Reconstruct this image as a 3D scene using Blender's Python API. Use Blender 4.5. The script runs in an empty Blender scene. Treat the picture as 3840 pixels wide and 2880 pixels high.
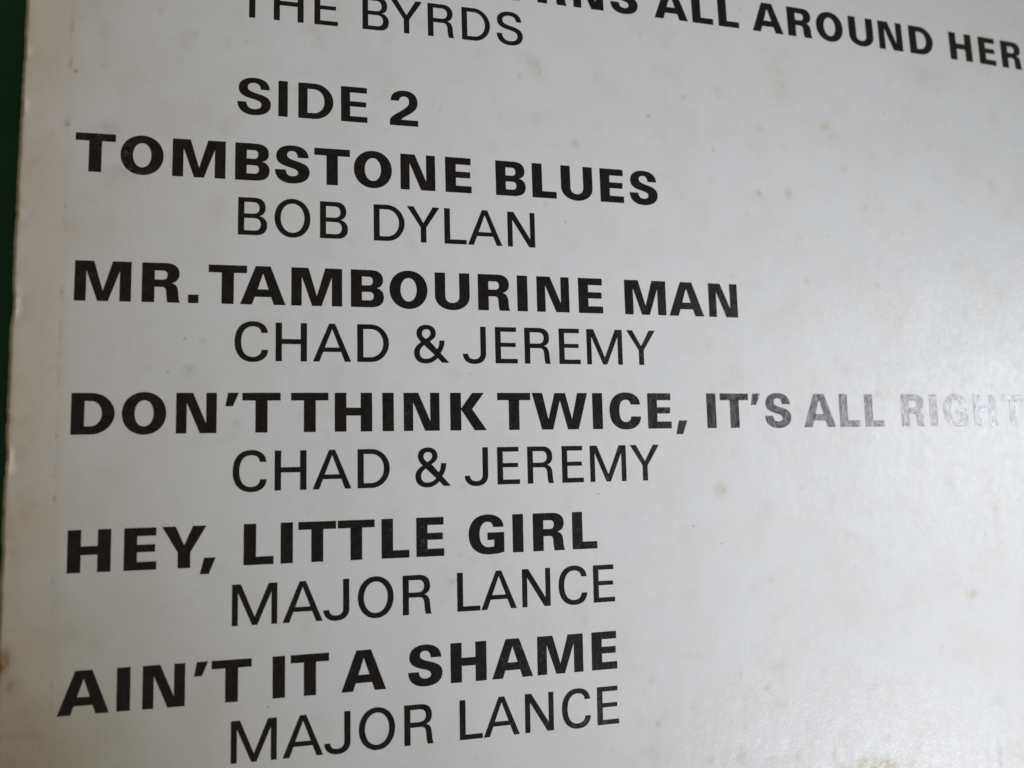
import bpy, math
import numpy as np
from mathutils import Vector, Matrix

# ------------------------------------------------------------------ units
# Sleeve coordinates: one unit is the cap height of the bold lettering (4 mm).
# x runs along the lines of type, y up the sleeve, z out of the cardboard.
U = 0.004
TILT = math.atan(0.066)
CT, ST = math.cos(TILT), math.sin(TILT)
X_EDGE = 4.20
Z0 = 1.70                      # table top lies this far under the spine edge


def W(x, y, z):
    """sleeve coordinates -> world metres (table top at z = 0)"""
    x = x - X_EDGE
    return Vector(((x * CT - z * ST) * U, y * U, (x * ST + z * CT + Z0) * U))


ROT = Matrix(((CT, 0, -ST), (0, 1, 0), (ST, 0, CT)))

scene = bpy.context.scene
col = scene.collection

# ------------------------------------------------------------------ camera
cam_d = bpy.data.cameras.new("camera")
cam = bpy.data.objects.new("camera", cam_d)
col.objects.link(cam)
fwd = ROT @ Vector((0.225537607, 0.1149685, -0.967427016))
upv = ROT @ Vector((-0.000788923, 0.993033745, 0.117827667))
rgt = ROT @ Vector((0.974234143, -0.025811344, 0.224057156))
M = Matrix((rgt, upv, -fwd)).transposed().to_4x4()
M.translation = W(11.41440431, -7.87409071, 21.67460652)
cam.matrix_world = M
cam_d.sensor_fit = 'HORIZONTAL'
cam_d.sensor_width = 36.0
cam_d.lens = 36.0 * 3122.9365 / 3840.0
cam_d.clip_start = 0.005
cam_d.clip_end = 20.0
cam_d.dof.use_dof = True
cam_d.dof.focus_distance = 22.6 * U
cam_d.dof.aperture_fstop = 24.0
scene.camera = cam

# ------------------------------------------------------------------ light
scene.view_settings.view_transform = 'Standard'
scene.view_settings.look = 'None'
scene.view_settings.exposure = 0.0
scene.view_settings.gamma = 1.0

world = bpy.data.worlds.new("World")
scene.world = world
world.use_nodes = True
bg = world.node_tree.nodes["Background"]
bg.inputs["Color"].default_value = (1.0, 0.91, 0.67, 1)      # dim warm room
bg.inputs["Strength"].default_value = 0.122


def area(name, loc, target, sx, sy, power, color):
    d = bpy.data.lights.new(name, 'AREA')
    d.shape = 'RECTANGLE'
    d.size, d.size_y = sx, sy
    d.energy = power
    d.color = color
    o = bpy.data.objects.new(name, d)
    col.objects.link(o)
    o.location = loc
    dirv = Vector(target) - Vector(loc)
    o.rotation_euler = dirv.to_track_quat('-Z', 'Y').to_euler()
    return o


# the bright window pane that mirrors in the coated board on the right
aim = W(30, -8, -1)
az, el, dist = math.radians(3.0), math.radians(40.0), 0.448
wloc = aim + Vector((math.cos(az) * math.cos(el), math.sin(az) * math.cos(el), math.sin(el))) * dist
area("window_light", wloc, aim, 0.055, 0.15, 1.14, (0.88, 0.93, 1.0))

# added spot without a real source; its pool mimics lens falloff across the list
ld = bpy.data.lights.new("added_pool_spot", 'SPOT')
ld.energy = 12.9
ld.color = (0.925, 0.94, 1.0)
ld.spot_size = math.radians(21.5)
ld.spot_blend = 1.0
ld.shadow_soft_size = 0.05
lo = bpy.data.objects.new("added_pool_spot", ld)
col.objects.link(lo)
lo.location = (0.366, -0.311, 0.232)
lo.rotation_euler = (Vector((0.0870, -0.0325, 0.0055)) - lo.location).to_track_quat('-Z', 'Y').to_euler()

# ------------------------------------------------------------------ data
WIDTH = {
    ('B',"'"): 0.316,    ('B',','): 0.359,    ('B','.'): 0.242,    ('B','A'): 1.106,    ('B','B'): 0.853,    ('B','C'): 0.942,    ('B','D'): 0.965,    ('B','E'): 0.723,    ('B','G'): 0.956,    ('B','H'): 0.945,    ('B','I'): 0.292,    ('B','K'): 0.984,    ('B','L'): 0.708,    ('B','M'): 1.278,    ('B','N'): 0.941,    ('B','O'): 1.006,    ('B','R'): 0.891,    ('B','S'): 0.876,    ('B','T'): 0.920,    ('B','U'): 0.945,    ('B','W'): 1.591,    ('B','Y'): 1.006,    ('M','2'): 0.767,    ('M','D'): 0.907,    ('M','E'): 0.695,    ('M','I'): 0.235,    ('M','S'): 0.835,    ('R','&'): 0.934,    ('R','A'): 0.962,    ('R','B'): 0.715,    ('R','C'): 0.811,    ('R','D'): 0.817,    ('R','E'): 0.618,    ('R','H'): 0.771,    ('R','J'): 0.634,    ('R','L'): 0.604,    ('R','M'): 1.063,    ('R','N'): 0.783,    ('R','O'): 0.899,    ('R','R'): 0.736,    ('R','S'): 0.771,    ('R','T'): .842,
    ('R','Y'): 0.878,
}
LINES = [
    ('B', 5.938, [('T', 15.400), ('U', 16.426), ('R', 17.606), ('N', 18.713), ('S', 19.886), ('A', 21.304), ('L', 22.565), ('L', 23.462), ('A', 24.650), ('R', 25.930), ('O', 26.993), ('U', 28.232), ('N', 29.392), ('D', 30.618), ('H', 32.287), ('E', 33.540), ('R', 34.527)]),
    ('R', 4.515, [('T', 9.252), ('H', 10.227), ('E', 11.284), ('B', 12.568), ('Y', 13.335), ('R', 14.371), ('D', 15.338), ('S', 16.349)]),
    ('M', 1.801, [('S', 9.336), ('I', 10.364), ('D', 10.873), ('E', 11.984), ('2', 13.285)]),
    ('B', 0.000, [('T', 5.523), ('O', 6.566), ('M', 7.786), ('B', 9.301), ('S', 10.290), ('T', 11.288), ('O', 12.313), ('N', 13.554), ('E', 14.778), ('B', 16.196), ('L', 17.247), ('U', 18.098), ('E', 19.281), ('S', 20.191)]),
    ('R', -1.456, [('B', 9.390), ('O', 10.290), ('B', 11.436), ('D', 12.829), ('Y', 13.715), ('L', 14.727), ('A', 15.372), ('N', 16.495)]),
    ('B', -3.268, [('M', 5.621), ('R', 7.146), ('.', 8.226), ('T', 8.703), ('A', 9.467), ('M', 10.718), ('B', 12.224), ('O', 13.229), ('U', 14.438), ('R', 15.618), ('I', 16.719), ('N', 17.279), ('E', 18.497), ('M', 19.889), ('A', 21.268), ('N', 22.543)]),
    ('R', -4.719, [('C', 9.344), ('H', 10.338), ('A', 11.261), ('D', 12.382), ('&', 13.858), ('J', 15.171), ('E', 16.065), ('R', 16.889), ('E', 17.878), ('M', 18.690), ('Y', 19.891)]),
    ('B', -6.524, [('D', 5.643), ('O', 6.766), ('N', 7.999), ("'", 9.144), ('T', 9.548), ('T', 10.726), ('H', 11.807), ('I', 13.018), ('N', 13.570), ('K', 14.801), ('T', 16.087), ('W', 17.058), ('I', 18.799), ('C', 19.301), ('E', 20.455), (',', 21.316), ('I', 22.309), ('T', 22.743), ("'", 23.752), ('S', 24.214), ('A', 25.525), ('L', 26.790), ('L', 27.698), ('R', 29.049), ('I', 30.137), ('G', 30.671), ('H', 31.864), ('T', 33.054)]),
    ('R', -7.974, [('C', 9.334), ('H', 10.334), ('A', 11.258), ('D', 12.377), ('&', 13.857), ('J', 15.164), ('E', 16.051), ('R', 16.887), ('E', 17.864), ('M', 18.677), ('Y', 19.872)]),
    ('B', -9.774, [('H', 5.655), ('E', 6.888), ('Y', 7.733), (',', 8.602), ('L', 9.611), ('I', 10.488), ('T', 10.914), ('T', 11.878), ('L', 12.974), ('E', 13.865), ('G', 15.243), ('I', 16.434), ('R', 16.998), ('L', 18.108)]),
    ('R', -11.223, [('M', 9.351), ('A', 10.542), ('J', 11.524), ('O', 12.370), ('R', 13.503), ('L', 14.915), ('A', 15.549), ('N', 16.667), ('C', 17.682), ('E', 18.673)]),
    ('B', -13.012, [('A', 5.528), ('I', 6.798), ('N', 7.359), ("'", 8.500), ('T', 8.900), ('I', 10.313), ('T', 10.740), ('A', 11.961), ('S', 13.627), ('H', 14.720), ('A', 15.816), ('M', 17.050), ('E', 18.579)]),
    ('R', -14.458, [('M', 9.354), ('A', 10.556), ('J', 11.547), ('O', 12.386), ('R', 13.518), ('L', 14.939), ('A', 15.570), ('N', 16.685), ('C', 17.701), ('E', 18.699)]),
]
STAINS = [
    (25.50,4.02,0.582,0.538,.35,'O'), (25.53,4.96,0.586,0.545,.2,'O'), (27.01,3.03,0.220,0.198,.8,'O'), (27.21,2.67,0.100,0.090,.5,'G'), (27.56,1.64,0.120,0.107,.8,'O'), (25.49,0.66,0.124,0.112,.6,'Y'),
    (24.45,0.61,0.111,0.102,.6,'Y'), (24.64,2.71,0.113,0.105,.5,'G'), (25.49,2.18,0.144,0.131,.4,'O'), (28.26,0.43,0.081,0.071,.6,'G'), (28.68,2.12,0.124,0.109,.3,'G'), (28.75,0.79,0.082,0.071,.4,'G'),
    (30.29,0.59,0.213,0.181,.3,'G'), (33.52,1.53,0.232,0.190,.4,'Y'), (29.62,-0.34,0.063,0.053,.8,'G'), (25.88,-2.05,0.123,0.109,.8,'Y'), (28.45,-2.12,0.121,0.103,.5,'G'), (26.98,-2.82,0.087,0.076,.5,'O'),
    (28.41,-0.09,0.081,0.070,.45,'G'), (29.46,-0.92,0.269,0.229,.25,'O'), (31.00,-4.02,0.096,0.078,.4,'G'), (28.25,-5.56,0.148,0.124,.7,'O'), (31.55,-0.58,0.087,0.072,.35,'G'), (26.84,-0.59,0.078,0.069,.4,'G'),
    (24.98,-0.77,0.093,0.084,.4,'G'), (25.88,-0.69,0.076,0.068,.3,'G'), (22.63,-8.28,0.188,0.167,.8,'O'), (25.30,-8.33,0.091,0.078,.5,'Y'), (32.45,-9.11,0.195,0.152,.6,'Y'), (30.85,-6.60,0.084,0.068,.4,'O'),
    (31.36,-11.76,0.189,0.148,.8,'Y'), (30.01,-13.32,0.121,0.096,.5,'O'), (24.04,-10.92,0.123,0.106,.35,'O'), (25.83,-13.07,0.073,0.061,.5,'Y'), (24.28,-13.38,0.263,0.224,.4,'O'), (23.90,-13.91,0.104,0.089,.8,'G'),
    (24.27,-14.50,0.482,0.408,.3,'O'), (27.50,-16.59,0.663,0.229,1.2,'Y'), (26.66,-16.51,0.557,0.166,.7,'Y'), (28.45,-16.75,0.680,0.185,.7,'G'), (32.11,-16.96,0.085,0.403,.8,'G'), (26.02,-16.08,0.064,0.165,.8,'G'),
    (24.83,-15.94,0.062,0.134,.6,'G'), (30.56,-16.29,0.102,0.143,.4,'G'), (31.57,-16.77,0.084,0.321,.3,'G'), (32.95,-17.02,0.436,0.488,.3,'G'), (27.92,-15.80,0.134,0.108,.3,'G'), (29.06,-16.16,0.099,0.234,.3,'G'),
    (20.29,-13.42,0.088,0.078,.8,'G'), (20.49,-14.60,0.088,0.078,.8,'G'), (22.04,-15.73,0.116,0.129,.6,'G'), (22.97,-15.76,0.237,0.203,.5,'G'), (23.13,-14.94,0.051,0.073,.6,'G'), (23.03,-13.46,0.043,0.088,.6,'G'),
    (20.72,-14.44,0.120,0.107,.3,'G'), (20.02,-13.74,0.095,0.085,.3,'O'), (20.13,-15.45,0.711,0.211,.35,'G'), (23.99,-15.95,0.521,0.184,.3,'G'), (23.68,-13.18,0.104,0.089,.3,'O'), (21.49,-14.30,0.098,0.086,.3,'G'),
    (10.94,4.28,0.098,0.108,.3,'O'), (11.25,4.28,0.246,0.271,.45,'O'), (11.92,5.10,0.180,0.197,.35,'O'), (13.33,4.83,0.133,0.144,.4,'O'), (9.07,3.74,0.107,0.120,.45,'O'), (9.54,3.78,0.054,0.060,.5,'O'),
    (10.81,2.59,0.124,0.135,.45,'O'), (13.09,2.61,0.217,0.231,.45,'O'), (17.40,4.06,0.193,0.197,.75,'O'), (16.94,4.01,0.080,0.082,.6,'G'), (16.98,3.58,0.072,0.073,.5,'G'), (23.31,3.72,0.166,0.157,.6,'O'),
    (22.13,3.45,0.134,0.069,.6,'G'), (7.40,4.47,0.071,0.082,.55,'O'), (8.24,3.91,0.066,0.075,.6,'Y'), (7.99,3.71,0.196,0.223,.5,'O'), (8.29,4.60,0.073,0.083,.35,'O'), (6.03,3.80,0.125,0.248,.4,'G'),
    (6.13,2.87,0.112,0.130,.5,'G'), (5.46,2.61,0.037,0.043,1,'D'), (5.30,1.19,0.036,0.042,1,'D'), (5.55,4.05,0.025,0.029,.7,'D'), (5.85,4.52,0.126,0.147,.3,'G'), (9.14,1.53,0.224,0.248,.35,'O'),
    (6.10,1.09,0.308,0.140,.5,'G'), (6.56,-0.00,0.278,0.208,.5,'G'), (9.08,1.27,0.184,0.203,.4,'O'), (8.91,-0.74,0.194,0.211,.35,'O'), (6.26,-0.16,0.184,0.207,.35,'G'), (11.01,4.95,0.211,0.234,.3,'O'),
    (8.25,-4.92,0.099,0.106,.8,'G'), (8.56,-4.23,0.069,0.074,.6,'Y'), (7.94,-3.91,0.037,0.040,.6,'G'), (8.15,-4.18,0.025,0.027,.8,'D'), (7.37,-4.93,0.055,0.059,.5,'G'), (6.53,-4.39,0.060,0.066,.3,'G'),
    (15.37,-9.94,0.129,0.055,.5,'G'), (15.04,-9.80,0.128,0.055,.35,'G'), (14.74,-10.44,0.126,0.102,.65,'G'), (15.96,-9.98,0.188,0.180,.35,'O'), (18.41,-11.66,0.061,0.113,.35,'G'), (14.53,-10.90,0.098,0.095,.3,'G'),
    (18.70,-15.09,0.076,0.069,.45,'Y'), (19.09,-15.13,0.069,0.063,.4,'G'), (15.35,-14.92,0.077,0.073,.45,'O'), (14.91,-13.95,0.182,0.333,.4,'B'), (15.09,-8.03,0.129,0.125,.35,'G'), (9.37,-6.23,0.088,0.093,.5,'G'),
    (11.57,-6.64,0.093,0.136,.4,'G'), (9.09,-6.73,0.050,0.053,.5,'O'), (10.90,-6.26,0.039,0.041,.5,'G'), (12.77,-6.95,0.109,0.110,.3,'G'), (22.44,-4.21,0.129,0.118,.8,'O'), (23.37,-2.03,0.080,0.073,.5,'O'),
    (17.51,3.76,0.209,0.213,.4,'O'), (17.42,2.30,0.287,0.289,.35,'O'), (18.56,1.71,0.122,0.121,.5,'G'), (17.91,1.54,0.144,0.072,.45,'G'), (24.29,2.06,0.065,0.060,.6,'O'), (22.83,0.91,0.089,0.084,.7,'O'),
    (20.91,2.74,0.035,0.034,1,'D'), (22.98,1.87,0.036,0.034,.8,'D'), (23.98,-0.03,0.082,0.075,.5,'G'), (24.44,0.61,0.093,0.085,.4,'O'), (22.52,-0.55,0.123,0.115,.35,'O'), (17.61,-0.17,0.071,0.109,.5,'O'),
    (17.93,-1.12,0.126,0.124,.25,'O'), (21.71,0.45,0.174,0.164,.25,'O'), (22.30,2.91,0.268,0.256,.2,'O'), (21.29,2.23,0.348,0.335,.18,'G'), (19.36,2.23,0.249,0.246,.2,'O'), (16.07,1.32,0.199,0.203,.2,'G'),
    (4.34,-11.74,0.143,0.268,1.5,'C'), (4.57,-12.23,0.122,0.155,1.0,'C'), (4.25,-8.36,0.056,0.135,1.3,'C'), (5.30,-7.49,0.069,0.075,.8,'C'), (4.48,-13.58,0.713,0.647,.35,'C'), (4.39,-9.04,0.167,0.366,.4,'C'),
    (4.49,-6.94,0.170,0.187,.3,'C'), (4.24,4.12,0.242,0.432,.2,'C'), (4.56,0.08,0.296,0.613,.22,'C'), (4.76,-8.19,0.339,0.495,.25,'C'), (5.22,-4.92,0.151,0.051,.35,'G'), (4.76,-4.92,0.092,0.038,.35,'G'),
    (4.94,-5.31,0.046,0.128,.35,'G'), (5.32,3.80,0.031,0.145,.7,'D'), (5.33,2.83,0.031,0.114,.6,'D'), (5.30,1.27,0.030,0.056,.8,'D'), (5.35,-0.89,0.030,0.068,.5,'D'), (5.35,-3.10,0.024,0.105,.4,'D'),
    (5.32,-4.18,0.023,0.091,.5,'D'), (5.34,-6.55,0.023,0.063,.6,'D'), (5.34,-8.02,0.023,0.050,.7,'D'), (5.37,-8.89,0.023,0.124,.4,'D'), (5.36,-9.94,0.023,0.086,.9,'D'), (5.38,-12.30,0.034,0.060,.5,'D'),
    (4.57,-11.01,0.017,0.018,.6,'D'), (4.50,-8.89,0.039,0.024,.7,'D'), (12.32,-1.47,0.208,0.217,.25,'O'), (16.55,4.64,0.317,0.329,.15,'O'), (11.63,-5.71,0.173,0.178,.15,'O'), (11.31,-8.14,0.196,0.200,.2,'G'),
    (13.11,-7.64,0.137,0.137,.2,'O'), (12.08,-14.26,0.261,0.257,.12,'G'), (20.10,-3.04,0.328,0.310,.15,'O'), (26.41,-7.55,0.563,0.479,.12,'O'), (21.48,-7.23,0.500,0.453,.15,'O'), (31.44,5.08,0.674,0.583,.25,'G'),
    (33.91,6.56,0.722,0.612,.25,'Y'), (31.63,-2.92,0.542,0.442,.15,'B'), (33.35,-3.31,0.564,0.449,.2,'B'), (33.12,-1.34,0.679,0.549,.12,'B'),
]

# ------------------------------------------------------------------ sleeve surface
rng = np.random.RandomState(7)


def ease(b, lim, tau):
    s = np.sign(b)
    m = np.abs(b)
    return np.where(m <= lim, b, s * (lim + tau * (1 - np.exp(-(m - lim) / tau))))


def surf(x, y):
    """height of the bowed sleeve face"""
    x = np.asarray(x, float)
    y = np.asarray(y, float)
    a = (x - 6) / 10
    b = (y + 4) / 10
    a1 = np.where(a > 3.1, 3.1, a)
    be = ease(b, 1.4, 0.12)
    z = -0.1381773 * a1 * a1 + 0.0448768 * a1 * be - 0.1879784 * be * be
    z = z - np.where(a > 3.1, (a - 3.1) * 0.70 + 0.156 * 1.0 * (1 - np.exp(-(a - 3.1))), 0)
    return z


def vnoise(x, y, seed, f):
    """value noise on arrays"""
    r = np.random.RandomState(seed).rand(256, 256)
    u = x * f + 1000
    v = y * f + 1000
    iu = np.floor(u).astype(int)
    iv = np.floor(v).astype(int)
    fu = u - iu
    fv = v - iv
    fu = fu * fu * (3 - 2 * fu)
    fv = fv * fv * (3 - 2 * fv)
    g = lambda i, j: r[i % 256, j % 256]
    return (g(iu, iv) * (1 - fu) + g(iu + 1, iv) * fu) * (1 - fv) + (g(iu, iv + 1) * (1 - fu) + g(iu + 1, iv + 1) * fu) * fv


def fbm(x, y, seed, f, n=4, g=0.55):
    t, a, s = 0, 1, 0
    for k in range(n):
        t = t + a * vnoise(x, y, seed + k, f * 2.03 ** k)
        s += a
        a *= g
    return t / s


# ------------------------------------------------------------------ materials
def new_mat(name):
    m = bpy.data.materials.new(name)
    m.use_nodes = True
    nt = m.node_tree
    nt.nodes.clear()
    return m, nt


def N(nt, t, **kw):
    n = nt.nodes.new(t)
    for k, v in kw.items():
        if k.startswith('i_'):
            n.inputs[k[2:].replace('_', ' ')].default_value = v
        else:
            setattr(n, k, v)
    return n


def math_n(nt, op, a, b=None, clamp=False):
    n = nt.nodes.new('ShaderNodeMath')
    n.operation = op
    n.use_clamp = clamp
    for i, v in enumerate((a, b)):
        if v is None:
            continue
        if isinstance(v, (int, float)):
            n.inputs[i].default_value = v
        else:
            nt.links.new(v, n.inputs[i])
    return n.outputs[0]


def ramp(nt, fac, lo, hi, a=0.0, b=1.0):
    n = nt.nodes.new('ShaderNodeMapRange')
    n.interpolation_type = 'SMOOTHSTEP'
    nt.links.new(fac, n.inputs[0])
    n.inputs[1].default_value = lo
    n.inputs[2].default_value = hi
    n.inputs[3].default_value = a
    n.inputs[4].default_value = b
    return n.outputs[0]


def noise(nt, vec, scale, detail=2.0, rough=0.5, sx=1.0, sy=1.0, off=0.0, dist=0.0):
    mp = nt.nodes.new('ShaderNodeMapping')
    mp.inputs['Scale'].default_value = (sx, sy, 1)
    mp.inputs['Location'].default_value = (off, off * 0.7, off * 0.3)
    nt.links.new(vec, mp.inputs['Vector'])
    n = nt.nodes.new('ShaderNodeTexNoise')
    n.inputs['Scale'].default_value = scale
    n.inputs['Detail'].default_value = detail
    n.inputs['Roughness'].default_value = rough
    n.inputs['Distortion'].default_value = dist
    nt.links.new(mp.outputs[0], n.inputs['Vector'])
    return n.outputs['Fac']


def mixc(nt, fac, a, b, mode='MIX'):
    n = nt.nodes.new('ShaderNodeMix')
    n.data_type = 'RGBA'
    n.blend_type = mode
    for i, v in ((0, fac), (6, a), (7, b)):
        if isinstance(v, (int, float)):
            n.inputs[i].default_value = v
        elif isinstance(v, tuple):
            n.inputs[i].default_value = v
        else:
            nt.links.new(v, n.inputs[i])
    return n.outputs[2]


def sleeve_uv(nt):
    u = nt.nodes.new('ShaderNodeUVMap')
    u.uv_map = 'sleeve'
    return u.outputs[0]


def paper_height(nt, uv, dist, grain=0.0):
    """relief of the coated board, shared by bare board and printed ink"""
    lump = noise(nt, uv, 1.1, 2.0, 0.5, sx=1.5, sy=0.8, off=3)
    peel = noise(nt, uv, 6.0, 2.0, 0.55, sx=1.15, sy=0.85, off=9)
    fib = noise(nt, uv, 17.0, 2.0, 0.6, sx=1.0, sy=1.3, off=17)
    h = math_n(nt, 'MULTIPLY', lump, 0.55)
    h = math_n(nt, 'ADD', h, math_n(nt, 'MULTIPLY', peel, 0.16))
    h = math_n(nt, 'ADD', h, math_n(nt, 'MULTIPLY', fib, 0.12))
    if grain:
        gr = noise(nt, uv, 9.5, 4.0, 0.75, sx=1.0, sy=1.15, off=23)
        h = math_n(nt, 'ADD', h, math_n(nt, 'MULTIPLY', gr, grain))
    b = nt.nodes.new('ShaderNodeBump')
    b.inputs['Strength'].default_value = 1.0
    b.inputs['Distance'].default_value = dist
    nt.links.new(h, b.inputs['Height'])
    return b.outputs[0]


def coat(nt, p, uv, rough, spread, seed, ior, grain, tint=None):
    """matt board under a thin clear coating that carries the sheen"""
    if tint is not None:                      # printed ink: one glossy film, slightly bronzed
        p.inputs['IOR'].default_value = ior
        p.inputs['Specular Tint'].default_value = tint
        fl = noise(nt, uv, 5.5, 6.0, 0.75, off=71)          # the film lies patchily on the board
        nt.links.new(ramp(nt, fl, 0.36, 0.62, 0.36, 0.62), p.inputs['Specular IOR Level'])
        nt.links.new(gloss(nt, uv, rough, spread, seed), p.inputs['Roughness'])
        nt.links.new(paper_height(nt, uv, 0.00011, grain), p.inputs['Normal'])
        return
    p.inputs['Roughness'].default_value = 0.9
    p.inputs['Specular IOR Level'].default_value = 0.0
    fl = noise(nt, uv, 4.0, 6.0, 0.72, sx=1.2, sy=0.8, off=73)
    nt.links.new(ramp(nt, fl, 0.36, 0.64, 0.55, 1.0), p.inputs['Coat Weight'])
    p.inputs['Coat IOR'].default_value = ior
    nt.links.new(gloss(nt, uv, rough, spread, seed), p.inputs['Coat Roughness'])
    nt.links.new(paper_height(nt, uv, 0.00011, grain), p.inputs['Coat Normal'])
    nt.links.new(paper_height(nt, uv, 0.000012), p.inputs['Normal'])


def gloss(nt, uv, base, spread, seed):
    r = noise(nt, uv, 2.2, 4.0, 0.6, off=seed)
    return math_n(nt, 'ADD', math_n(nt, 'MULTIPLY', math_n(nt, 'SUBTRACT', r, 0.5), spread), base)


BOARD = (0.628, 0.626, 0.626, 1)


def make_board():
    m, nt = new_mat("coated_board")
    uv = sleeve_uv(nt)
    att = N(nt, 'ShaderNodeVertexColor', layer_name='stain_and_shade')
    base = mixc(nt, 1.0, BOARD, att.outputs[0], 'MULTIPLY')
    # mottled ageing
    n1 = noise(nt, uv, 0.55, 5.0, 0.6, off=5)
    base = mixc(nt, ramp(nt, n1, 0.42, 0.72, 0, 0.5), base, mixc(nt, 1.0, base, (0.95, 0.92, 0.865, 1), 'MULTIPLY'))
    n2 = noise(nt, uv, 1.3, 5.0, 0.62, off=31)
    base = mixc(nt, ramp(nt, n2, 0.50, 0.74, 0, 0.5), base, mixc(nt, 1.0, base, (0.90, 0.90, 0.885, 1), 'MULTIPLY'))
    n3 = noise(nt, uv, 30.0, 3.0, 0.7, sx=0.6, sy=1.4, off=12)
    base = mixc(nt, ramp(nt, n3, 0.35, 0.75, 0, 1.0), base, mixc(nt, 1.0, base, (0.89, 0.885, 0.875, 1), 'MULTIPLY'))
    # small faint smudges, a few per square centimetre
    n5 = noise(nt, uv, 3.4, 3.0, 0.6, off=77)
    base = mixc(nt, ramp(nt, n5, 0.66, 0.80, 0, 0.2), base, mixc(nt, 1.0, base, (0.80, 0.79, 0.75, 1), 'MULTIPLY'))
    # pepper of tiny dark specks
    v = nt.nodes.new('ShaderNodeTexVoronoi')
    v.inputs['Scale'].default_value = 1.15
    nt.links.new(uv, v.inputs['Vector'])
    sp = ramp(nt, v.outputs['Distance'], 0.022, 0.040, 1, 0)
    v2 = nt.nodes.new('ShaderNodeTexVoronoi')
    v2.inputs['Scale'].default_value = 2.9
    nt.links.new(uv, v2.inputs['Vector'])
    sp2 = ramp(nt, v2.outputs['Distance'], 0.025, 0.055, 0.6, 0)
    sel = N(nt, 'ShaderNodeSeparateColor')
    nt.links.new(v2.outputs['Color'], sel.inputs[0])
    sp2 = math_n(nt, 'MULTIPLY', sp2, math_n(nt, 'GREATER_THAN', sel.outputs[0], 0.45))
    sel1 = N(nt, 'ShaderNodeSeparateColor')
    nt.links.new(v.outputs['Color'], sel1.inputs[0])
    sp = math_n(nt, 'MULTIPLY', sp, math_n(nt, 'GREATER_THAN', sel1.outputs[0], 0.6))
    spk = math_n(nt, 'MULTIPLY', math_n(nt, 'MAXIMUM', sp, sp2), 0.5)
    base = mixc(nt, spk, base, (0.10, 0.085, 0.08, 1))
    p = N(nt, 'ShaderNodeBsdfPrincipled')
    nt.links.new(base, p.inputs['Base Color'])
    coat(nt, p, uv, 0.33, 0.12, 40, 1.34, 0.34)
    o = N(nt, 'ShaderNodeOutputMaterial')
    nt.links.new(p.outputs[0], o.inputs[0])
    return m


def make_ink():
    m, nt = new_mat("black_ink")
    uv = sleeve_uv(nt)
    # rub marks where the ink is worn to the board (attribute) and pinholes
    att = N(nt, 'ShaderNodeVertexColor', layer_name='wear')
    sep = N(nt, 'ShaderNodeSeparateColor')
    nt.links.new(att.outputs[0], sep.inputs[0])
    n1 = noise(nt, uv, 9.0, 5.0, 0.7, off=2)
    n2 = noise(nt, uv, 1.1, 3.0, 0.6, off=51)
    n3 = noise(nt, uv, 24.0, 3.0, 0.7, off=8)
    wear = math_n(nt, 'MULTIPLY', ramp(nt, n1, 0.50, 0.72), math_n(nt, 'ADD', math_n(nt, 'MULTIPLY', sep.outputs[0], 0.26), ramp(nt, n2, 0.58, 0.80, 0.0, 0.08)))
    pin = ramp(nt, n3, 0.72, 0.80, 0, 0.30)
    fac = math_n(nt, 'MAXIMUM', wear, pin)
    base = mixc(nt, fac, (0.0052, 0.0042, 0.0048, 1), (0.26, 0.25, 0.22, 1))
    p = N(nt, 'ShaderNodeBsdfPrincipled')
    nt.links.new(base, p.inputs['Base Color'])
    coat(nt, p, uv, 0.238, 0.05, 40, 1.62, 0.32, tint=(1.0, 0.95, 0.955, 1))
    o = N(nt, 'ShaderNodeOutputMaterial')
    nt.links.new(p.outputs[0], o.inputs[0])
    return m


def make_spine():
    m, nt = new_mat("worn_board_edge")
    uv = N(nt, 'ShaderNodeTexCoord').outputs['Object']
    n = noise(nt, uv, 900.0, 4.0, 0.7)
    base = mixc(nt, ramp(nt, n, 0.35, 0.7), (0.50, 0.46, 0.36, 1), (0.26, 0.20, 0.12, 1))
    p = N(nt, 'ShaderNodeBsdfPrincipled', i_Roughness=0.8)
    nt.links.new(base, p.inputs['Base Color'])
    o = N(nt, 'ShaderNodeOutputMaterial')
    nt.links.new(p.outputs[0], o.inputs[0])
    return m


def make_table():
    m, nt = new_mat("green_table_top")
    uv = N(nt, 'ShaderNodeTexCoord').outputs['Object']
    n = noise(nt, uv, 60.0, 4.0, 0.6, sx=0.25, sy=3.0)
    f = noise(nt, uv, 1500.0, 2.0, 0.6)
    base = mixc(nt, n, (0.002, 0.042, 0.017, 1), (0.004, 0.13, 0.052, 1))
    p = N(nt, 'ShaderNodeBsdfPrincipled', i_Roughness=0.55)
    nt.links.new(base, p.inputs['Base Color'])
    b = N(nt, 'ShaderNodeBump', i_Strength=0.5, i_Distance=0.0002)
    nt.links.new(f, b.inputs['Height'])
    nt.links.new(b.outputs[0], p.inputs['Normal'])
    o = N(nt, 'ShaderNodeOutputMaterial')
    nt.links.new(p.outputs[0], o.inputs[0])
    return m


M_BOARD, M_INK, M_SPINE, M_TABLE = make_board(), make_ink(), make_spine(), make_table()

# ------------------------------------------------------------------ objects
ROOT = Vector(W(X_EDGE + 39.4, -4, 0))
ROOT.z = 0.0
root = bpy.data.objects.new("record_sleeve", None)
col.objects.link(root)
root.location = ROOT
root.empty_display_size = 0.05
root["label"] = "worn white cardboard record sleeve, back side up, printed with a black track list"
root["category"] = "record sleeve"


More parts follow.
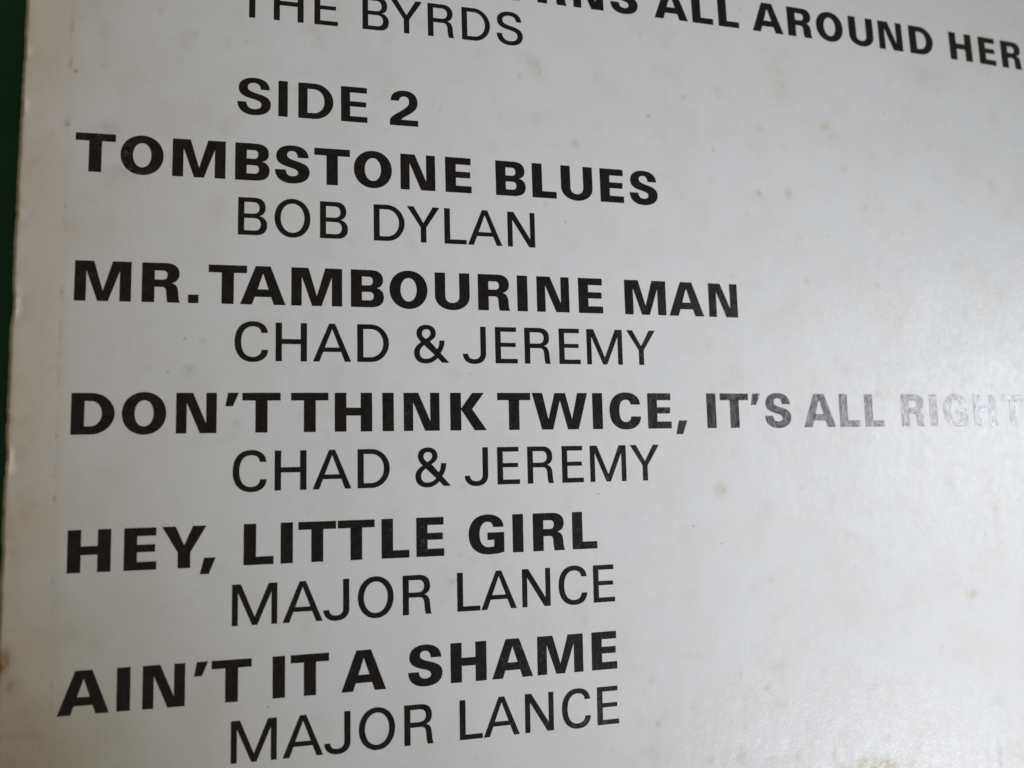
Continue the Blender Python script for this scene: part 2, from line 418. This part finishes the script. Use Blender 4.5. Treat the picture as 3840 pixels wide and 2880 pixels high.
def link(name, mesh, parent, loc, rot=None, smooth=False):
    """loc: world position; parents carry no rotation or scale"""
    o = bpy.data.objects.new(name, mesh)
    col.objects.link(o)
    o.parent = parent
    pw = Vector((0, 0, 0))
    q = parent
    while q is not None:
        pw += q.location
        q = q.parent
    o.location = Vector(loc) - pw
    if rot is not None:
        o.rotation_euler = rot
    if smooth and mesh is not None:
        mesh.polygons.foreach_set('use_smooth', [True] * len(mesh.polygons))
    return o


# ---- the printed back panel
def axis(parts):
    out = []
    for a, b, st in parts:
        n = max(1, int(round((b - a) / st)))
        out += list(np.linspace(a, b, n + 1)[:-1])
    out.append(parts[-1][1])
    return np.array(out)


SIZE = 78.75
R_E = 0.16
YB, YT = -4 - SIZE / 2, -4 + SIZE / 2
xs = axis([(0, R_E, 0.016), (R_E, 0.6, 0.055), (0.6, 36.5, 0.06), (36.5, SIZE, 1.0)]) + X_EDGE
ys = axis([(YB, -19, 1.0), (-19, 10, 0.06), (10, YT, 1.0)])
X, Y = np.meshgrid(xs, ys, indexing='ij')
d = X - X_EDGE
Z = surf(X, Y)
# rounded fold at the spine, dented and frayed in places
dent = np.zeros_like(X)
for yc, h, dep in ((-3.35, 0.42, 0.055), (-7.1, 0.38, 0.05), (-6.1, 0.12, 0.04), (-9.3, 0.3, 0.03), (1.6, 0.2, 0.02), (-1.2, 0.15, 0.02), (3.1, 0.25, 0.02)):
    dent += dep * np.exp(-((Y - yc) / h) ** 4)
rr = np.clip((R_E - d) / R_E, 0, 1)
Z -= R_E * (1 - np.sqrt(np.clip(1 - rr * rr, 0, 1)))
fr = np.exp(-d / 0.25)
Z -= dent * np.exp(-d / 0.3) * 1.0
Z += fr * 0.02 * (fbm(X, Y, 91, 3.0) - 0.5)
X2 = X + fr * (dent * 0.40 + 0.012 * (fbm(X * 0, Y, 5, 1.2) - 0.5) + 0.034 * (fbm(X * 0, Y, 15, 11.0) - 0.5))
# scored line of the folded-over flap, a shallow step beside the margin
xs_line = 5.335 - 0.0055 * (Y + 4)
Z += 0.003 / (1 + np.exp(-(X - xs_line) / 0.04)) - 0.003
Z -= 0.002 * np.exp(-((X - xs_line) / 0.035) ** 2)
# gentle waviness of the board
Z += 0.020 * (fbm(X, Y, 201, 0.22, 3) - 0.5) + 0.006 * (fbm(X, Y, 221, 0.9, 3) - 0.5)


def relief(x, y):
    x = np.asarray(x, float)
    y = np.asarray(y, float)
    return surf(x, y) + 0.020 * (fbm(x, y, 201, 0.22, 3) - 0.5) + 0.006 * (fbm(x, y, 221, 0.9, 3) - 0.5)


nx, ny = len(xs), len(ys)
wx = ((X2 - X_EDGE) * CT - Z * ST) * U
wy = Y * U
wz = ((X2 - X_EDGE) * ST + Z * CT + Z0) * U
co = np.stack([wx - ROOT.x, wy - ROOT.y, wz], -1).reshape(-1, 3)
idx = np.arange(nx * ny).reshape(nx, ny)
faces = np.stack([idx[:-1, :-1], idx[1:, :-1], idx[1:, 1:], idx[:-1, 1:]], -1).reshape(-1, 4)


def grid_mesh(name, co, faces, uv=None, colr=None, colname=None):
    me = bpy.data.meshes.new(name)
    me.vertices.add(len(co))
    me.vertices.foreach_set('co', co.astype(np.float32).ravel())
    me.loops.add(faces.size)
    me.polygons.add(len(faces))
    me.loops.foreach_set('vertex_index', faces.astype(np.int32).ravel())
    me.polygons.foreach_set('loop_start', np.arange(0, faces.size, 4, dtype=np.int32))
    me.update(calc_edges=True)
    me.validate()
    if uv is not None:
        l = me.uv_layers.new(name='sleeve')
        l.data.foreach_set('uv', uv[faces.ravel()].astype(np.float32).ravel())
    if colr is not None:
        a = me.color_attributes.new(name=colname, type='FLOAT_COLOR', domain='POINT')
        c = np.concatenate([colr, np.ones((len(colr), 1))], 1)
        a.data.foreach_set('color', c.astype(np.float32).ravel())
    return me


# foxing, damp marks and smudges of the old board
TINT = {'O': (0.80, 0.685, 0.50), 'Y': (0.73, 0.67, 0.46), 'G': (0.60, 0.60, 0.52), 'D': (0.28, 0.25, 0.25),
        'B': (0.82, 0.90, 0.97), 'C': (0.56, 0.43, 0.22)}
tint = np.ones((nx, ny, 3))
wobx = fbm(X, Y, 301, 2.6, 4) - 0.5
woby = fbm(X, Y, 331, 2.6, 4) - 0.5
patch = fbm(X, Y, 361, 4.5, 3)
flake = np.clip((fbm(X, Y, 381, 6.5, 3) - 0.30) * 2.6, 0.15, 1.5)
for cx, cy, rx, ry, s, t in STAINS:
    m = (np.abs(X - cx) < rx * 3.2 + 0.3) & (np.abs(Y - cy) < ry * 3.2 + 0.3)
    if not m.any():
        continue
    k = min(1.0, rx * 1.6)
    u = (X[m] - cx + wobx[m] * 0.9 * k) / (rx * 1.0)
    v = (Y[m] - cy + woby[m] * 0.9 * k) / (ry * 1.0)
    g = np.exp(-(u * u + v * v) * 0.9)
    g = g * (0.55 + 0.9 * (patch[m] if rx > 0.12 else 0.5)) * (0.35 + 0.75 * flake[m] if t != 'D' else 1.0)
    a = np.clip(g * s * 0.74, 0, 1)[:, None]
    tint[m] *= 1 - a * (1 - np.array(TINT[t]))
# discoloured strip over the glued flap, dust in the scored line
strip = 1 / (1 + np.exp((X - xs_line - 0.05) / 0.24))
tint *= 1 - (strip * 1.15)[..., None] * (1 - np.array((0.97, 0.915, 0.85))) * (0.5 + fbm(X, Y, 401, 0.6, 4))[..., None]
dash = np.clip((fbm(X * 0, Y, 421, 3.2, 3) - 0.42) * 5, 0, 1) * np.exp(-((X - xs_line) / 0.022) ** 2) * np.clip((fbm(X * 0, Y, 431, 14.0, 2) - 0.4) * 4, 0, 1)
tint *= 1 - (dash * 0.13)[..., None]
wearline = np.exp(-((d - 0.045) / 0.05) ** 2) * (0.3 + 0.9 * fbm(X, Y, 441, 3.5, 4))
tint *= 1 + (wearline * 0.55)[..., None] * np.array((1.0, 0.97, 0.84))
nick_shine = np.exp(-((d - 0.13) / 0.13) ** 2) * np.clip(dent / 0.05, 0, 1) * np.clip((fbm(X * 1.5, Y * 0.6, 449, 5.0, 3) - 0.3) * 2.2, 0, 1)
tint *= 1 + (nick_shine * 1.0)[..., None]  # glossy highlight of the nicks, painted together with paler worn board
och = np.exp(-(d / 0.16) ** 2) * np.clip((fbm(X, Y, 461, 1.1, 4) - 0.5) * 5, 0, 1)
tint *= 1 - 0.6 * och[..., None] * (1 - np.array((0.70, 0.55, 0.33)))
# grey handling streaks near the bottom of the list
stre = np.clip((fbm(X * 3.2, Y * 0.55, 481, 1.2, 4) - 0.52) * 4, 0, 1) * np.clip((-15.6 - Y) / 1.2, 0, 1) * np.clip((X - 20) / 4, 0, 1)
tint *= 1 - (stre * 0.16)[..., None] * np.array((1, 1, 1.2))
uvc = np.stack([X, Y], -1).reshape(-1, 2)
# brown darkening painted into the lower spine corner in place of lens falloff
corner_shade = np.exp(-(((X - 3.6) / 5.0) ** 2 + ((Y + 16.0) / 5.0) ** 2)) * (0.7 + fbm(X, Y, 501, 0.5, 4))
tint *= 1 - corner_shade[..., None] * (1 - np.array((0.66, 0.61, 0.48)))
# dimmer, warmer light towards the spine side, painted into the board colour
spine_shade = np.exp(-((X - 3.6) / 4.6) ** 2) * (0.55 + 0.9 * fbm(X, Y, 521, 0.7, 4))
tint *= 1 - spine_shade[..., None] * (1 - np.array((0.90, 0.865, 0.79)))
me = grid_mesh("back_panel", co, faces, uvc, tint.reshape(-1, 3), 'stain_and_shade')
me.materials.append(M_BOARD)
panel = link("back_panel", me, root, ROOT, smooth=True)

# ---- spine and the other three closed edges, front panel underneath
def wall(name, line):
    top = co[line]
    bot = top.copy()
    bot[:, 2] = 0.00012
    c = np.concatenate([top, bot])
    n = len(line)
    i = np.arange(n - 1)
    f = np.stack([i, i + 1, i + 1 + n, i + n], -1)
    me = grid_mesh(name, c, f)
    me.materials.append(M_SPINE)
    return link(name, me, root, ROOT, smooth=True)


wall("spine", idx[0, :])
wall("side_edge", idx[:, 0])
wall("side_edge", idx[:, -1])
wall("side_edge", idx[-1, :])
fc = co[[idx[0, 0], idx[-1, 0], idx[-1, -1], idx[0, -1]]].copy()
fc[:, 2] = 0.0001
me = bpy.data.meshes.new("front_panel")
me.from_pydata([tuple(v) for v in fc], [], [(3, 2, 1, 0)])
me.materials.append(M_SPINE)
link("front_panel", me, root, ROOT)

# ------------------------------------------------------------------ letterforms
# contour = list of segments; ('L', x, y) or ('C', h1x, h1y, h2x, h2y, x, y); first item is the start point
STYLE = {'B': (0.290, 0.195), 'R': (0.153, 0.125), 'M': (0.235, 0.160)}


def poly(*pts):
    return [pts[0]] + [('L',) + p for p in pts[1:]]


def ell(cx, cy, rx, ry, k=0.575):
    return [(cx + rx, cy), ('C', cx + rx, cy + k * ry, cx + k * rx, cy + ry, cx, cy + ry),
            ('C', cx - k * rx, cy + ry, cx - rx, cy + k * ry, cx - rx, cy),
            ('C', cx - rx, cy - k * ry, cx - k * rx, cy - ry, cx, cy - ry),
            ('C', cx + k * rx, cy - ry, cx + rx, cy - k * ry, cx + rx, cy)]


def lerp_contours(A, B, t, wa, wb, w):
    out = []
    for a, b in zip(A, B):
        c = []
        for sa, sb in zip(a, b):
            if sa[0] in ('L', 'C'):
                v = [sa[0]]
                for i in range(1, len(sa)):
                    if i % 2:
                        v.append((sa[i] / wa * (1 - t) + sb[i] / wb * t) * w)
                    else:
                        v.append(sa[i] * (1 - t) + sb[i] * t)
                c.append(tuple(v))
            else:
                c.append(((sa[0] / wa * (1 - t) + sb[0] / wb * t) * w, sa[1] * (1 - t) + sb[1] * t))
        out.append(c)
    return out


S_B = [[(.85, .69), ('C', .845, .90, .69, 1.02, .43, 1.02), ('C', .19, 1.02, .03, .90, .03, .71),
        ('C', .03, .54, .15, .475, .33, .425), ('C', .50, .38, .585, .355, .585, .27),
        ('C', .585, .21, .525, .175, .435, .175), ('C', .33, .175, .27, .24, .27, .345), ('L', 0, .345),
        ('C', 0, .11, .17, -.02, .43, -.02), ('C', .70, -.02, .876, .10, .876, .30),
        ('C', .876, .48, .74, .54, .57, .585), ('C', .41, .63, .30, .665, .30, .755),
        ('C', .30, .825, .35, .865, .43, .865), ('C', .52, .865, .575, .80, .575, .69)]]
S_R = [[(.735, .72), ('C', .73, .92, .60, 1.025, .385, 1.025), ('C', .17, 1.025, .02, .92, .02, .745),
        ('C', .02, .56, .15, .50, .36, .455), ('C', .54, .41, .612, .38, .612, .265),
        ('C', .612, .17, .525, .105, .395, .105), ('C', .25, .105, .155, .19, .155, .33), ('L', 0, .33),
        ('C', 0, .12, .14, -.025, .39, -.025), ('C', .62, -.025, .771, .09, .771, .28),
        ('C', .771, .46, .64, .53, .44, .575), ('C', .26, .615, .178, .65, .178, .755),
        ('C', .178, .84, .26, .895, .385, .895), ('C', .50, .895, .58, .83, .585, .72)]]


def glyph(ch, st, w):
    s, h = STYLE[st]
    bold = st != 'R'
    if ch == 'I':
        return [poly((0, 0), (w, 0), (w, 1), (0, 1))]
    if ch == 'H':
        b0, b1 = 0.512 - h * .52, 0.512 + h * .52
        return [poly((0, 0), (s, 0), (s, b0), (w - s, b0), (w - s, 0), (w, 0), (w, 1), (w - s, 1), (w - s, b1), (s, b1), (s, 1), (0, 1))]
    if ch == 'E':
        m0, m1 = 0.512 - h * .45, 0.512 + h * .45
        a = w * (.985 if bold else .955)
        b = w * (.955 if bold else .925)
        return [poly((0, 0), (w, 0), (w, h), (s, h), (s, m0), (b, m0), (b, m1), (s, m1), (s, 1 - h), (a, 1 - h), (a, 1), (0, 1))]
    if ch == 'L':
        return [poly((0, 0), (w, 0), (w, h), (s, h), (s, 1), (0, 1))]
    if ch == 'T':
        c = w / 2
        return [poly((c - s / 2, 0), (c + s / 2, 0), (c + s / 2, 1 - h), (w, 1 - h), (w, 1), (0, 1), (0, 1 - h), (c - s / 2, 1 - h))]
    if ch == 'N':
        sn, dk, n = (.243, .385, .76) if bold else (.137, .174, .775)
        return [poly((0, 0), (sn, 0), (sn, n), (w - dk, 0), (w, 0), (w, 1), (w - sn, 1), (w - sn, 1 - n), (dk, 1), (0, 1))]
    if ch == 'M':
        c = w / 2
        s1, k, v, ap, n = (.258, .425, .118, .25, .775) if bold else (.137, .205, .060, .195, .80)
        return [poly((0, 0), (s1, 0), (s1, n), (c - v, 0), (c + v, 0), (w - s1, n), (w - s1, 0), (w, 0), (w, 1), (w - k, 1), (c, ap), (k, 1), (0, 1))]
    if ch == 'A':
        c = w / 2
        t, f, b0, b1, ap = (.182, .285, .20, .395, .815) if bold else (.073, .158, .255, .370, .865)
        gx = lambda y: f + (c - f) * y / ap
        return [poly((0, 0), (f, 0), (gx(b0), b0), (w - gx(b0), b0), (w - f, 0), (w, 0), (c + t, 1), (c - t, 1)),
                poly((gx(b1), b1), (w - gx(b1), b1), (c, ap))]
    if ch == 'W':
        c = w / 2
        return [poly((0, 1), (.29, 1), (.455, .27), (.645, 1), (w - .645, 1), (w - .455, .27), (w - .29, 1), (w, 1),
                     (w - .27, 0), (w - .58, 0), (c, .80), (.58, 0), (.27, 0))]
    if ch == 'Y':
        c = w / 2
        a, cr, sw, j = (.305, .54, .142, .37) if bold else (.178, .545, .074, .42)
        return [poly((0, 1), (a, 1), (c, cr), (w - a, 1), (w, 1), (c + sw, j), (c + sw, 0), (c - sw, 0), (c - sw, j))]
    if ch == 'K':
        return [poly((0, 0), (s, 0), (s, .555), (.655, 0), (w, 0), (.59, .567), (.915, 1), (.60, 1), (s, .578), (s, 1), (0, 1))]
    if ch == 'O':
        o = .02 if bold else .025
        hs = h + .005
        return [ell(w / 2, .5, w / 2, .5 + o), ell(w / 2, .5, w / 2 - s + .004, .5 + o - hs)]
    if ch == 'D':
        x1 = w * (.46 if bold else .44)
        xi = w - s * (.98 if bold else .96)
        k = .56
        return [[(0, 0), ('L', x1, 0), ('C', x1 + k * (w - x1), 0, w, .5 - k * .5 + .02, w, .5), ('C', w, .5 + k * .5 - .02, x1 + k * (w - x1), 1, x1, 1), ('L', 0, 1)],
                [(s, h), ('L', x1 - .02, h), ('C', x1 + k * (xi - x1), h, xi, .5 - k * (.5 - h), xi, .5), ('C', xi, .5 + k * (.5 - h), x1 + k * (xi - x1), 1 - h, x1 - .02, 1 - h), ('L', s, 1 - h)]]
    if ch == 'C':
        if bold:
            return [[(.925, .68), ('C', .92, .89, .74, 1.02, .49, 1.02), ('C', .18, 1.02, 0, .82, 0, .5), ('C', 0, .18, .18, -.02, .49, -.02),
                     ('C', .76, -.02, .935, .12, .942, .345), ('L', .650, .345), ('C', .64, .25, .58, .185, .49, .185), ('C', .36, .185, .292, .29, .292, .5),
                     ('C', .292, .71, .36, .815, .49, .815), ('C', .58, .815, .635, .765, .640, .68)]]
        return [[(.800, .725), ('C', .79, .91, .65, 1.025, .44, 1.025), ('C', .17, 1.025, 0, .83, 0, .5), ('C', 0, .17, .17, -.025, .44, -.025),
                 ('C', .66, -.025, .80, .10, .811, .29), ('L', .655, .29), ('C', .645, .17, .56, .105, .44, .105), ('C', .26, .105, .155, .25, .155, .5),
                 ('C', .155, .75, .26, .895, .44, .895), ('C', .55, .895, .635, .84, .645, .725)]]
    if ch == 'G':
        return [[(.945, .685), ('C', .94, .895, .76, 1.02, .51, 1.02), ('C', .19, 1.02, 0, .82, 0, .5), ('C', 0, .18, .19, -.02, .54, -.02),
                 ('C', .71, -.02, .85, -.005, .956, .035), ('L', .956, .545), ('L', .505, .545), ('L', .505, .355), ('L', .685, .355), ('L', .685, .185),
                 ('C', .65, .172, .60, .165, .55, .165), ('C', .38, .165, .290, .29, .290, .5), ('C', .290, .71, .37, .83, .51, .83), ('C', .60, .83, .655, .775, .66, .685)]]
    if ch == 'S':
        if st == 'B':
            return S_B
        if st == 'R':
            return S_R
        return lerp_contours(S_R, S_B, .60, .771, .876, w)
    if ch == 'U':
        y = .36
        k = .57
        c = w / 2
        o = -.022
        xi = s * .96
        return [[(0, 1), ('L', 0, y), ('C', 0, y - k * (y - o), c - k * c, o, c, o), ('C', c + k * c, o, w, y - k * (y - o), w, y), ('L', w, 1), ('L', w - xi, 1), ('L', w - xi, y),
                 ('C', w - xi, y - .13, c + .10, .172, c, .172), ('C', c - .10, .172, xi, y - .13, xi, y), ('L', xi, 1)]]
    if ch == 'J':
        return [[(w, 1), ('L', w, .27), ('C', w, .08, w - .13, -.025, .31, -.025), ('C', .11, -.025, 0, .09, 0, .25), ('L', .14, .25),
                 ('C', .145, .16, .20, .105, .31, .105), ('C', .42, .105, w - .15, .16, w - .15, .27), ('L', w - .15, 1)]]
    if ch == 'R':
        if bold:
            return [[(0, 0), ('L', s, 0), ('L', s, .39), ('L', .44, .39), ('C', .53, .39, .56, .36, .565, .27), ('C', .572, .16, .575, .07, .60, 0), ('L', .891, 0),
                     ('C', .858, .06, .85, .15, .845, .25), ('C', .835, .40, .79, .475, .68, .495), ('C', .80, .52, .868, .60, .868, .735),
                     ('C', .868, .90, .755, 1, .55, 1), ('L', 0, 1)],
                    [(s, .575), ('L', .47, .575), ('C', .55, .575, .59, .61, .59, .69), ('C', .59, .77, .55, .808, .47, .808), ('L', s, .808)]]
        return [[(0, 0), ('L', .153, 0), ('L', .153, .435), ('L', .40, .435), ('C', .50, .435, .545, .40, .553, .28), ('C', .56, .15, .565, .06, .595, 0), ('L', .736, 0),
                 ('C', .715, .06, .708, .13, .70, .25), ('C', .69, .40, .65, .48, .55, .50), ('C', .65, .53, .703, .60, .703, .73),
                 ('C', .703, .90, .60, 1, .42, 1), ('L', 0, 1)],
                [(.153, .56), ('L', .39, .56), ('C', .49, .56, .55, .62, .55, .715), ('C', .55, .82, .49, .875, .39, .875), ('L', .153, .875)]]
    if ch == 'B':
        if bold:
            return [[(0, 0), ('L', .50, 0), ('C', .73, 0, .853, .09, .853, .27), ('C', .853, .41, .79, .49, .665, .515), ('C', .77, .54, .832, .61, .832, .73),
                     ('C', .832, .91, .72, 1, .50, 1), ('L', 0, 1)],
                    [(.282, .585), ('L', .46, .585), ('C', .53, .585, .57, .62, .57, .70), ('C', .57, .78, .53, .818, .46, .818), ('L', .282, .818)],
                    [(.282, .182), ('L', .47, .182), ('C', .55, .182, .59, .22, .59, .30), ('C', .59, .375, .55, .41, .47, .41), ('L', .282, .41)]]
        return [[(0, 0), ('L', .44, 0), ('C', .62, 0, .715, .10, .715, .27), ('C', .715, .40, .64, .49, .52, .515), ('C', .62, .54, .675, .62, .675, .735),
                 ('C', .675, .90, .58, 1, .42, 1), ('L', 0, 1)],
                [(.15, .57), ('L', .37, .57), ('C', .47, .57, .525, .62, .525, .72), ('C', .525, .82, .47, .88, .38, .88), ('L', .15, .88)],
                [(.15, .12), ('L', .40, .12), ('C', .50, .12, .56, .18, .56, .285), ('C', .56, .39, .50, .45, .40, .45), ('L', .15, .45)]]
    if ch == '&':
        return [[(.934, 0), ('L', .705, .262), ('C', .775, .36, .81, .46, .815, .60), ('L', .68, .60), ('C', .677, .50, .66, .42, .615, .362), ('L', .425, .575),
                 ('C', .53, .65, .585, .69, .585, .79), ('C', .585, .93, .48, 1.02, .33, 1.02), ('C', .17, 1.02, .07, .93, .07, .785), ('C', .07, .70, .11, .64, .19, .545),
                 ('C', .07, .47, 0, .385, 0, .265), ('C', 0, .085, .12, -.025, .30, -.025), ('C', .43, -.025, .53, .02, .625, .125), ('L', .745, 0)],
                [(.315, .635), ('C', .25, .69, .213, .72, .213, .785), ('C', .213, .855, .26, .90, .33, .90), ('C', .40, .90, .445, .86, .445, .79), ('C', .445, .73, .40, .69, .315, .635)],
                [(.272, .47), ('C', .19, .41, .15, .36, .15, .27), ('C', .15, .16, .21, .10, .31, .10), ('C', .41, .10, .48, .14, .548, .205)]]
    if ch == '2':
        return [[(0, 0), ('L', w, 0), ('L', w, .17), ('L', .30, .17), ('C', .38, .27, .55, .34, .65, .44), ('C', .72, .51, .755, .58, .755, .70), ('C', .755, .90, .62, 1.02, .40, 1.02),
                 ('C', .17, 1.02, .03, .91, .025, .715), ('L', .25, .715), ('C', .255, .80, .31, .85, .39, .85), ('C', .48, .85, .53, .80, .53, .70),
                 ('C', .53, .60, .46, .54, .37, .47), ('C', .17, .32, .02, .25, 0, .15)]]
    if ch == '.':
        return [poly((0, 0), (w, 0), (w, .215), (0, .215))]
    if ch == ',':
        return [poly((0, -.165), (.205, -.165), (w, .225), (.095, .225))]
    if ch == "'":
        return [poly((0, .665), (.175, .665), (w, 1), (.065, 1))]
    raise KeyError(ch)


_mesh_cache = {}
dg = bpy.context.evaluated_depsgraph_get()


def flat_glyph(ch, st, w):
    """fill the outline once per letter; returns vertices and faces in cap-height units"""
    key = (ch, st)
    if key in _mesh_cache:
        return _mesh_cache[key]
    cu = bpy.data.curves.new("outline", 'CURVE')
    cu.dimensions = '2D'
    cu.fill_mode = 'FRONT'
    cu.resolution_u = 10
    yk = 1.0 if st == 'B' else 0.993
    for con in glyph(ch, st, w):
        pts = [dict(p=con[0], l=None, r=None)]
        for sg in con[1:]:
            if sg[0] == 'L':
                pts.append(dict(p=(sg[1], sg[2]), l=None, r=None))
            else:
                pts[-1]['r'] = (sg[1], sg[2])
                pts.append(dict(p=(sg[5], sg[6]), l=(sg[3], sg[4]), r=None))
        if len(pts) > 2 and abs(pts[0]['p'][0] - pts[-1]['p'][0]) < 1e-9 and abs(pts[0]['p'][1] - pts[-1]['p'][1]) < 1e-9:
            pts[0]['l'] = pts[-1]['l']
            pts.pop()
        sp = cu.splines.new('BEZIER')
        sp.bezier_points.add(len(pts) - 1)
        sp.use_cyclic_u = True
        sp.resolution_u = 10
        n = len(pts)
        for i, q in enumerate(pts):
            b = sp.bezier_points[i]
            b.handle_left_type = b.handle_right_type = 'FREE'
            b.co = (q['p'][0], q['p'][1] * yk, 0)
            # straight sides keep their handles a third of the way along
            pv, nx_ = pts[i - 1], pts[(i + 1) % n]
            l = q['l'] or tuple(q['p'][k] + (pv['p'][k] - q['p'][k]) * 0.001 for k in (0, 1))
            r = q['r'] or tuple(q['p'][k] + (nx_['p'][k] - q['p'][k]) * 0.001 for k in (0, 1))
            b.handle_left = (l[0], l[1] * yk, 0)
            b.handle_right = (r[0], r[1] * yk, 0)
    ob = bpy.data.objects.new("outline", cu)
    col.objects.link(ob)
    bpy.context.view_layer.update()
    dgr = bpy.context.evaluated_depsgraph_get()
    me = ob.evaluated_get(dgr).to_mesh()
    vs = np.array([v.co[:2] for v in me.vertices])
    fs = [tuple(p.vertices) for p in me.polygons]
    ob.evaluated_get(dgr).to_mesh_clear()
    bpy.data.objects.remove(ob)
    bpy.data.curves.remove(cu)
    # merge duplicate neighbours
    _mesh_cache[key] = (vs, fs)
    return vs, fs


# places where the print is rubbed: x, y, radius, strength
RUBS = [(6.16, .93, .26, 1.4), (6.3, .80, .22, 1.1), (6.72, .20, .28, 1.5), (6.95, .12, .22, .9), (15.5, .55, .12, .5), (14.2, -9.35, .30, 1.3), (14.05, -9.05, .2, .9),
        (13.15, -8.95, .2, .7), (13.62, -6.2, .32, .8), (13.85, -5.85, .2, .6), (16.3, -12.7, .38, 1.0), (16.1, -12.2, .3, .8), (17.15, -12.4, .25, .9), (18.8, -14.35, .4, 1.0),
        (18.4, -14.0, .3, .8), (17.9, -14.2, .3, .7), (20.3, .55, .2, .6), (18.6, .1, .2, .5), (18.3, -9.4, .3, .7), (5.8, -2.7, .2, .5), (7.2, -5.75, .3, .5), (21.3, -6.0, .5, .6),
        (16.6, -6.0, .4, .6), (25.9, -6.1, .5, .6), (15.0, -2.9, .3, .4)]
NAMES = {'.': 'full_stop', ',': 'comma', "'": 'apostrophe', '&': 'ampersand', '2': 'numeral'}
rotE = ROT.to_euler()
INK_Z = 0.0045


def place_letter(ch, st, x, y, parent):
    w = WIDTH[(st, ch)]
    vs, fs = flat_glyph(ch, st, w)
    # break the straight edge of the print very slightly, as the press did
    jit = 0.0035
    px = vs[:, 0] + x + jit * (vnoise(vs[:, 0] + x, vs[:, 1] + y, 611, 9.0) - 0.5)
    py = vs[:, 1] + y + jit * (vnoise(vs[:, 0] + x, vs[:, 1] + y, 612, 9.0) - 0.5)
    pz = relief(px, py) + INK_Z
    ox, oy = x + w / 2, y
    oz = float(relief(ox, oy)) + INK_Z
    me = bpy.data.meshes.new("letter")
    c = np.stack([(px - ox) * U, (py - oy) * U, (pz - oz) * U], -1)
    me.from_pydata([tuple(v) for v in c], [], fs)
    uvl = me.uv_layers.new(name='sleeve')
    li = np.zeros(len(me.loops), np.int32)
    me.loops.foreach_get('vertex_index', li)
    uvl.data.foreach_set('uv', np.stack([px, py], -1)[li].astype(np.float32).ravel())
    wv = np.zeros(len(px))
    for rx, ry, rr_, s_ in RUBS:
        wv = np.maximum(wv, s_ * np.exp(-(((px - rx) ** 2 + (py - ry) ** 2) / (rr_ * 1.6) ** 2)))
    a = me.color_attributes.new(name='wear', type='FLOAT_COLOR', domain='POINT')
    a.data.foreach_set('color', np.stack([wv, wv, wv, np.ones_like(wv)], -1).astype(np.float32).ravel())
    me.materials.append(M_INK)
    me.polygons.foreach_set('use_smooth', [True] * len(me.polygons))
    return link(NAMES.get(ch, 'letter'), me, parent, W(ox, oy, oz), rotE)


LINE_INFO = [
    ('song_title', 'bold title TURNS ALL AROUND HER cut off by the top of the photo'),
    ('artist_name', 'artist name THE BYRDS in regular type'),
    ('side_heading', 'bold heading SIDE 2'),
    ('song_title', 'bold title TOMBSTONE BLUES'),
    ('artist_name', 'artist name BOB DYLAN in regular type'),
    ('song_title', 'bold title MR. TAMBOURINE MAN'),
    ('artist_name', 'upper artist name CHAD & JEREMY, under MR. TAMBOURINE MAN'),
    ('song_title', "bold title DON'T THINK TWICE, IT'S ALL RIGHT fading in the glare"),
    ('artist_name', "lower artist name CHAD & JEREMY, under DON'T THINK TWICE"),
    ('song_title', 'bold title HEY, LITTLE GIRL'),
    ('artist_name', 'upper artist name MAJOR LANCE, under HEY, LITTLE GIRL'),
    ('song_title', "bold title AIN'T IT A SHAME"),
    ('artist_name', "lower artist name MAJOR LANCE, under AIN'T IT A SHAME"),
]
for (st, y, chars), (nm, lab) in zip(LINES, LINE_INFO):
    x0 = chars[0][1]
    e = link(nm, None, root, W(x0, y, float(relief(x0, y))))
    e.empty_display_size = 0.004
    e["label"] = lab
    for ch, x in chars:
        place_letter(ch, st, x, y, e)

# ------------------------------------------------------------------ table
me = bpy.data.meshes.new("table_top")
a = 0.9
me.from_pydata([(-a, -a, 0), (a, -a, 0), (a, a, 0), (-a, a, 0)], [], [(0, 1, 2, 3)])
me.materials.append(M_TABLE)
tb = bpy.data.objects.new("table_top", me)
col.objects.link(tb)
tb.location = (0.1, 0, 0)
tb["kind"] = "structure"
